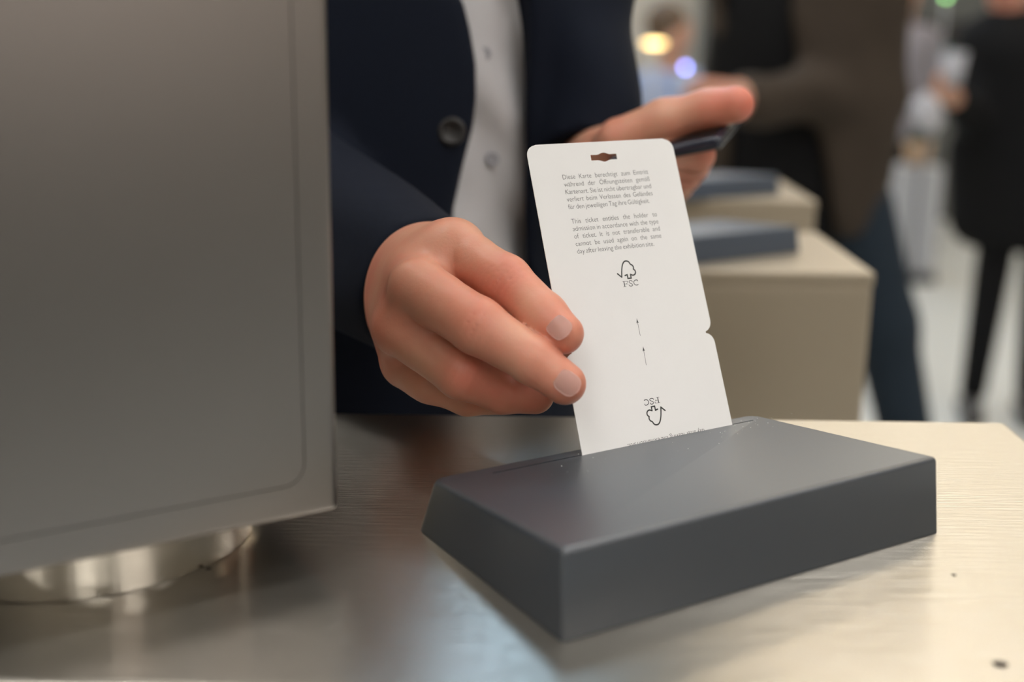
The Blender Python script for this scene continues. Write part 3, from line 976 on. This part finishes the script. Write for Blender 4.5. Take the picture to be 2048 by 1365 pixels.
def jk_post(d, P):
    XL = np.interp(P[2], zj[::-1], xj0[::-1]); XR_ = np.interp(P[2], zj[::-1], xj1[::-1])
    op = np.maximum(np.maximum(XL - P[0], P[0] - XR_), P[1] - Y2)
    d = smax(d, -op, .02)
    d = smax(d, .86 - P[2], .02)
    arm = field([c_((tx + .17, Y2 + .02, 1.42), q(1745, 195, .02), .075, .068, .03), c_(q(1745, 195, .02), q(1500, 198, -.26), .072, .052, .03),
                 c_((tx - .11, Y2 + .04, 1.42), (tx - .13, Y2 + .08, 1.12), .06, .055, .03), c_((tx - .13, Y2 + .08, 1.12), (tx - .10, Y2 + .04, .95), .055, .05, .03)], P)
    arm = smax(arm, q(1490, 200)[0] - P[0] if False else arm, 0)
    d = smin(d, arm + .006 * np.sin(P[0] * 30 + P[2] * 25), .03)
    return d + .005 * np.sin(P[2] * 22 + P[0] * 15)


blob('brown_jacket', [('e', (tx + .025, Y2, 1.28), (.205, .145, .32), .05), ('e', (tx + .03, Y2, 1.0), (.205, .145, .26), .08),
                      c_((tx - .13, Y2, 1.43), (tx + .14, Y2, 1.43), .075, .075, .05)], .011, M['brown'], p2, jk_post,
     ((tx - .4, Y2 - .45, .8), (tx + .4, Y2 + .3, 1.56)))
blob('jeans', [c_((tx - .07, Y2, .90), (tx - .10, Y2 - .12, .48), .095, .07, .04), c_((tx - .10, Y2 - .12, .48), (tx - .12, Y2 - .05, .12), .068, .055, .03),
               c_(q(1700, 420), q(1768, 650), .095, .075, .04), c_(q(1768, 650), q(1835, 985), .072, .055, .03), c_(q(1835, 985), (q(1835, 985)[0], Y2, .11), .055, .052, .02)], .012, M['jeans'], p2)
blob('shoe', [c_((tx - .12, Y2, .045), (tx - .15, Y2 - .18, .04), .045, .04, .02)], .01, M['shoe'], p2, lambda d, P: np.maximum(d, .002 - P[2]))
e_ = q(1835, 985)
blob('shoe', [c_((e_[0], Y2, .045), (e_[0] - .03, Y2 - .18, .04), .045, .04, .02)], .01, M['shoe'], p2, lambda d, P: np.maximum(d, .002 - P[2]))
blob('hair', [('e', face_c + [0, .015, .035], (.085, .10, .095), .02)], .01, M['hair_dark'], p2,
     lambda d, P: smax(d, -((P[2] - 1.60) + (P[1] - Y2) * .9 + .0), .01))

face(p2, face_c, face_c[1] - .09)

# ------------------------------------------------------------------ person in black on the right
Y3 = 4.1
p3 = empty('person', (at(2010, 300, Y3)[0], Y3, 0), 'person in a long black coat and black trousers standing at the right edge', 'person')
q3 = lambda x, y, dy=0.: at(x, y, Y3 + dy)
hx = q3(2022, 300)[0]
b3 = [c_(q3(2020, 60), q3(2018, 5), .055, .055, .02), ('e', q3(2015, -60), (.075, .09, .11), .03), c_(q3(2004, -55, -.08), q3(2000, -48, -.1), .012, .014, .01),
      ('e', q3(2030, 200), (.14, .09, .22), .04), c_(q3(1925, 225, -.15), q3(1893, 175, -.25), .028, .03, .02)]
for k in range(4): b3.append(finger([q3(1893, 160 + 8 * k, -.25), q3(1878, 150 + 9 * k, -.27), q3(1872, 158 + 9 * k, -.27)], [.013, .011, .010]))
b3.append(finger([q3(1893, 165, -.25), q3(1897, 145, -.27), q3(1890, 130, -.28)], [.014, .012, .010]))
o = blob('body', b3, .01, M['skin_far'], p3); flush_attr(o, [(q3(2010, 10), .15, .6)])


def coat_post(d, P):
    hem = q3(0, 470)[2]
    return smax(d, hem - P[2], .02)


blob('black_coat', [c_(q3(1975, 85), q3(2075, 85), .085, .085, .05), c_(q3(2035, 120), q3(2035, 440), .155, .145, .08), c_(q3(1990, 120), q3(1985, 430), .11, .115, .06),
                    c_(q3(1970, 90), q3(1945, 230, -.08), .07, .062, .03), c_(q3(1945, 230, -.08), q3(1912, 205, -.18), .062, .045, .03),
                    c_(q3(1930, 300), q3(1940, 440), .05, .06, .06),
                    c_(q3(2085, 100), q3(2110, 300), .07, .055, .03)], .014, M['black'], p3, coat_post)
fz = lambda x, z, dy=0.: np.array([q3(x, 600)[0], Y3 + dy, z])
blob('trousers', [c_(fz(1982, .62), fz(1966, .10), .062, .044, .02), c_(fz(2072, .62), fz(2080, .10), .062, .044, .02)], .012, M['black'], p3)
for x in (1966, 2082):
    blob('shoe', [c_(fz(x, .04, .02), fz(x - 22, .035, -.12), .045, .038, .02)], .01, M['shoe'], p3, lambda d, P: np.maximum(d, .002 - P[2]))
blob('hair', [('e', q3(2018, -78), (.085, .10, .10), .02)], .012, M['hair_dark'], p3, lambda d, P: smax(d, -((P[2] - q3(0, -60)[2]) + (P[1] - Y3) * .9), .01))
face(p3, q3(2015, -60), q3(2015, -60)[1] - .09)
# pale round cup lid in the hand
cp = q3(1905, 140, -.27)
cup = empty('cup', cp, 'pale paper cup in the raised hand of the person in black', 'cup')
bm = bmesh.new(); bmesh.ops.create_cone(bm, cap_ends=True, segments=32, radius1=.027, radius2=.038, depth=.09, matrix=Matrix.Translation(cp)); from_bm('cup_body', bm, M['paper'], cup, True)
bm = bmesh.new(); bmesh.ops.create_cone(bm, cap_ends=True, segments=32, radius1=.041, radius2=.039, depth=.008, matrix=Matrix.Translation(cp + [0, 0, .0492])); from_bm('cup_lid', bm, M['grey'], cup)

# ------------------------------------------------------------------ far person in light blue
Y4 = 6.0
q4 = lambda x, y, dy=0.: at(x, y, Y4 + dy)
p4 = empty('person', (q4(1330, 200)[0], Y4, 0), 'far person with brown hair and light blue shirt, behind the glowing lamps', 'person')
hc4 = q4(1345, 68)
b4 = [('e', hc4, (.085, .09, .11), .02), c_(hc4 + [0, 0, -.08], hc4 + [0, 0, -.2], .05, .05, .03), c_(hc4 + [.03, -.09, 0], hc4 + [.035, -.1, -.02], .01, .013, .01),
      ('e', hc4 + [0, 0, -.4], (.14, .09, .18), .04)]
for s in (-1, 1): b4.append(c_(hc4 + [s * .2, 0, -.5], hc4 + [s * .12, -.2, -.52], .035, .03, .02))
o = blob('body', b4, .012, M['skin_far'], p4); flush_attr(o, [])
blob('blue_shirt', [c_(hc4 + [-.12, 0, -.24], hc4 + [.12, 0, -.24], .075, .075, .05), ('e', hc4 + [0, 0, -.42], (.19, .11, .26), .05),
                    c_(hc4 + [-.18, 0, -.25], hc4 + [-.22, -.02, -.48], .055, .05, .03), c_(hc4 + [.18, 0, -.25], hc4 + [.22, -.02, -.48], .055, .05, .03)],
     .014, M['blue_shirt'], p4)
blob('hair', [('e', hc4 + [-.03, .01, .05], (.10, .11, .10), .02)], .012, M['hair_brown'], p4, lambda d, P: smax(d, -(P[2] - hc4[2] - (P[0] - hc4[0]) * .5 + .03), .01))
blob('trousers', [c_((hc4[0] + s * .09, Y4, .62), (hc4[0] + s * .1, Y4, .08), .09, .055, .03) for s in (-1, 1)], .016, M['black'], p4)

face(p4, hc4, hc4[1] - .09)

# ------------------------------------------------------------------ signal lamps on posts
def lamp(x, y, Yd, sx, sz, m, label):
    p = at(x, y, Yd)
    t = empty('signal_lamp', (p[0], p[1], 0), label, 'lamp', 'small signal lamps in the background')
    bm = bmesh.new(); bmesh.ops.create_uvsphere(bm, u_segments=24, v_segments=16, radius=1)
    for v in bm.verts: v.co = Vector((v.co.x * sx, v.co.y * sx * .6, v.co.z * sz))
    bm.transform(Matrix.Translation(Vector(p))); from_bm('glowing_lens', bm, m, t, True)
    bm = bmesh.new(); bmesh.ops.create_cone(bm, cap_ends=True, segments=20, radius1=.008, radius2=.008, depth=p[2] - sz - .02,
                                            matrix=Matrix.Translation((p[0], p[1], .02 + (p[2] - sz - .02) / 2))); from_bm('post', bm, M['grey'], t, True)
    bm = bmesh.new(); bmesh.ops.create_cone(bm, cap_ends=True, segments=32, radius1=.1, radius2=.09, depth=.02, matrix=Matrix.Translation((p[0], p[1], .01))); from_bm('foot', bm, M['dkgrey'], t)


lamp(1309, 87, 4.6, .040, .010, M['yellow_glow'], 'warm yellow glowing lamp above the blue one, beside the navy sleeve')
lamp(1371, 135, 4.4, .009, .009, M['blue_glow'], 'round blue glowing lamp above the pointing thumb')
lamp(1892, -8, 7.6, .015, .015, M['green_glow'], 'green glowing lamp at the top edge, above the black sign')

# ------------------------------------------------------------------ background furniture
pw = at(1404, 20, 8.6)[0]
struct(box('wall_partition', (pw, 8.60, 0), (8.9, 8.68, 1.85), M['wallg']))
s0, s1_ = at(1822, 88, 8.55), at(1990, 42, 8.55)
tag(box('black_sign', (s0[0], 8.53, s0[2]), (s1_[0], 8.585, s1_[2]), M['screen'], None, .005), 'long black sign on the far grey partition', 'sign')
s0, s1_ = at(1815, 138, 8.5), at(1905, 92, 8.5)
tag(box('teal_sign', (s0[0], 8.54, s0[2]), (s1_[0], 8.59, s1_[2]), M['teal'], None, .005), 'teal green sign below the long black sign', 'sign')
Y6 = 6.4
a, b = at(1784, 335, Y6), at(1890, 335, Y6)
ped = empty('pedestal', ((a[0] + b[0]) / 2, Y6, 0), 'pale grey pedestal on a dark base, standing between the two people at right', 'pedestal')
box('column', (a[0], Y6, .05), (b[0], Y6 + .24, a[2]), M['grey'], ped, .01)
box('base', (a[0] + .03, Y6 - .03, 0), (b[0] + .0, Y6 + .26, .0495), M['dkgrey'], ped, .005)
pc = np.array([at(1845, 335, Y6)[0], Y6 + .10, a[2]])
pl = empty('potted_plant', pc, 'small potted plant on the pale grey pedestal', 'plant')
bm = bmesh.new(); bmesh.ops.create_cone(bm, cap_ends=True, segments=32, radius1=.05, radius2=.07, depth=.12, matrix=Matrix.Translation(pc + [0, 0, .0605])); from_bm('pot', bm, M['pot'], pl, True)
bm = bmesh.new()
for i in range(60):
    an = random.uniform(0, 2 * pi); el = random.uniform(.3, 1.4); L = random.uniform(.06, .13)
    d0 = Vector((cos(an) * cos(el), sin(an) * cos(el), sin(el))); s_ = Vector((-sin(an), cos(an), 0)) * .014
    b0 = Vector(pc) + Vector((0, 0, .115))
    v = [bm.verts.new(b0), bm.verts.new(b0 + d0 * L * .5 + s_), bm.verts.new(b0 + d0 * L + Vector((0, 0, -.02))), bm.verts.new(b0 + d0 * L * .5 - s_)]
    bm.faces.new(v)
from_bm('foliage', bm, M['leaf'], pl)
Y5 = 7.4
q5 = lambda x, y, dy=0.: at(x, y, Y5 + dy)
h5 = q5(1812, -15)
p5 = empty('person', (h5[0], Y5, 0), 'far person in a grey lilac jacket beside the teal sign', 'person')
o = blob('body', [('e', h5, (.08, .09, .11), .02), c_(h5 + [0, 0, -.08], h5 + [0, 0, -.2], .05, .05, .03), ('e', h5 + [0, 0, -.45], (.14, .09, .2), .03),
                  c_(h5 + [0, -.09, 0], h5 + [0, -.1, -.02], .01, .013, .01), c_(h5 + [.2, 0, -.5], h5 + [.22, -.15, -.62], .04, .04, .02)], .014, M['skin_far'], p5); flush_attr(o, [])
blob('jacket', [c_(h5 + [-.12, 0, -.25], h5 + [.12, 0, -.25], .08, .08, .05), c_(h5 + [0, 0, -.35], h5 + [0, 0, -.72], .16, .15, .05),
                c_(h5 + [.18, 0, -.27], h5 + [.2, -.02, -.52], .06, .05, .03), c_(h5 + [-.18, 0, -.27], h5 + [-.2, 0, -.6], .06, .05, .03)], .016, M['lilac'], p5)
blob('trousers', [c_((h5[0] + s * .09, Y5, .72), (h5[0] + s * .09, Y5, .07), .10, .06, .03) for s in (-1, 1)], .018, M['black'], p5)
blob('hair', [('e', h5 + [0, .02, .04], (.09, .10, .10), .02)], .014, M['hair_dark'], p5, lambda d, P: smax(d, -(P[2] - h5[2] + (P[1] - Y5) * .8), .01))
face(p5, h5, h5[1] - .09)
bp5 = at(1852, 222, 6.1)
bag = empty('paper_bag', bp5, 'pale crumpled paper bag on a thin stand left of the person in black', 'bag')
blob('bag', [('e', bp5, (.075, .06, .085), .02), ('e', bp5 + [.02, 0, -.05], (.06, .05, .06), .03)], .008, M['paper'], bag, lambda d, P: d + .006 * np.sin(P[0] * 70 + P[2] * 50))
bm = bmesh.new(); bmesh.ops.create_cone(bm, cap_ends=True, segments=16, radius1=.010, radius2=.010, depth=bp5[2] - .08, matrix=Matrix.Translation((bp5[0], bp5[1], (bp5[2] - .08) / 2)))
from_bm('stand', bm, M['dkgrey'], bag, True)
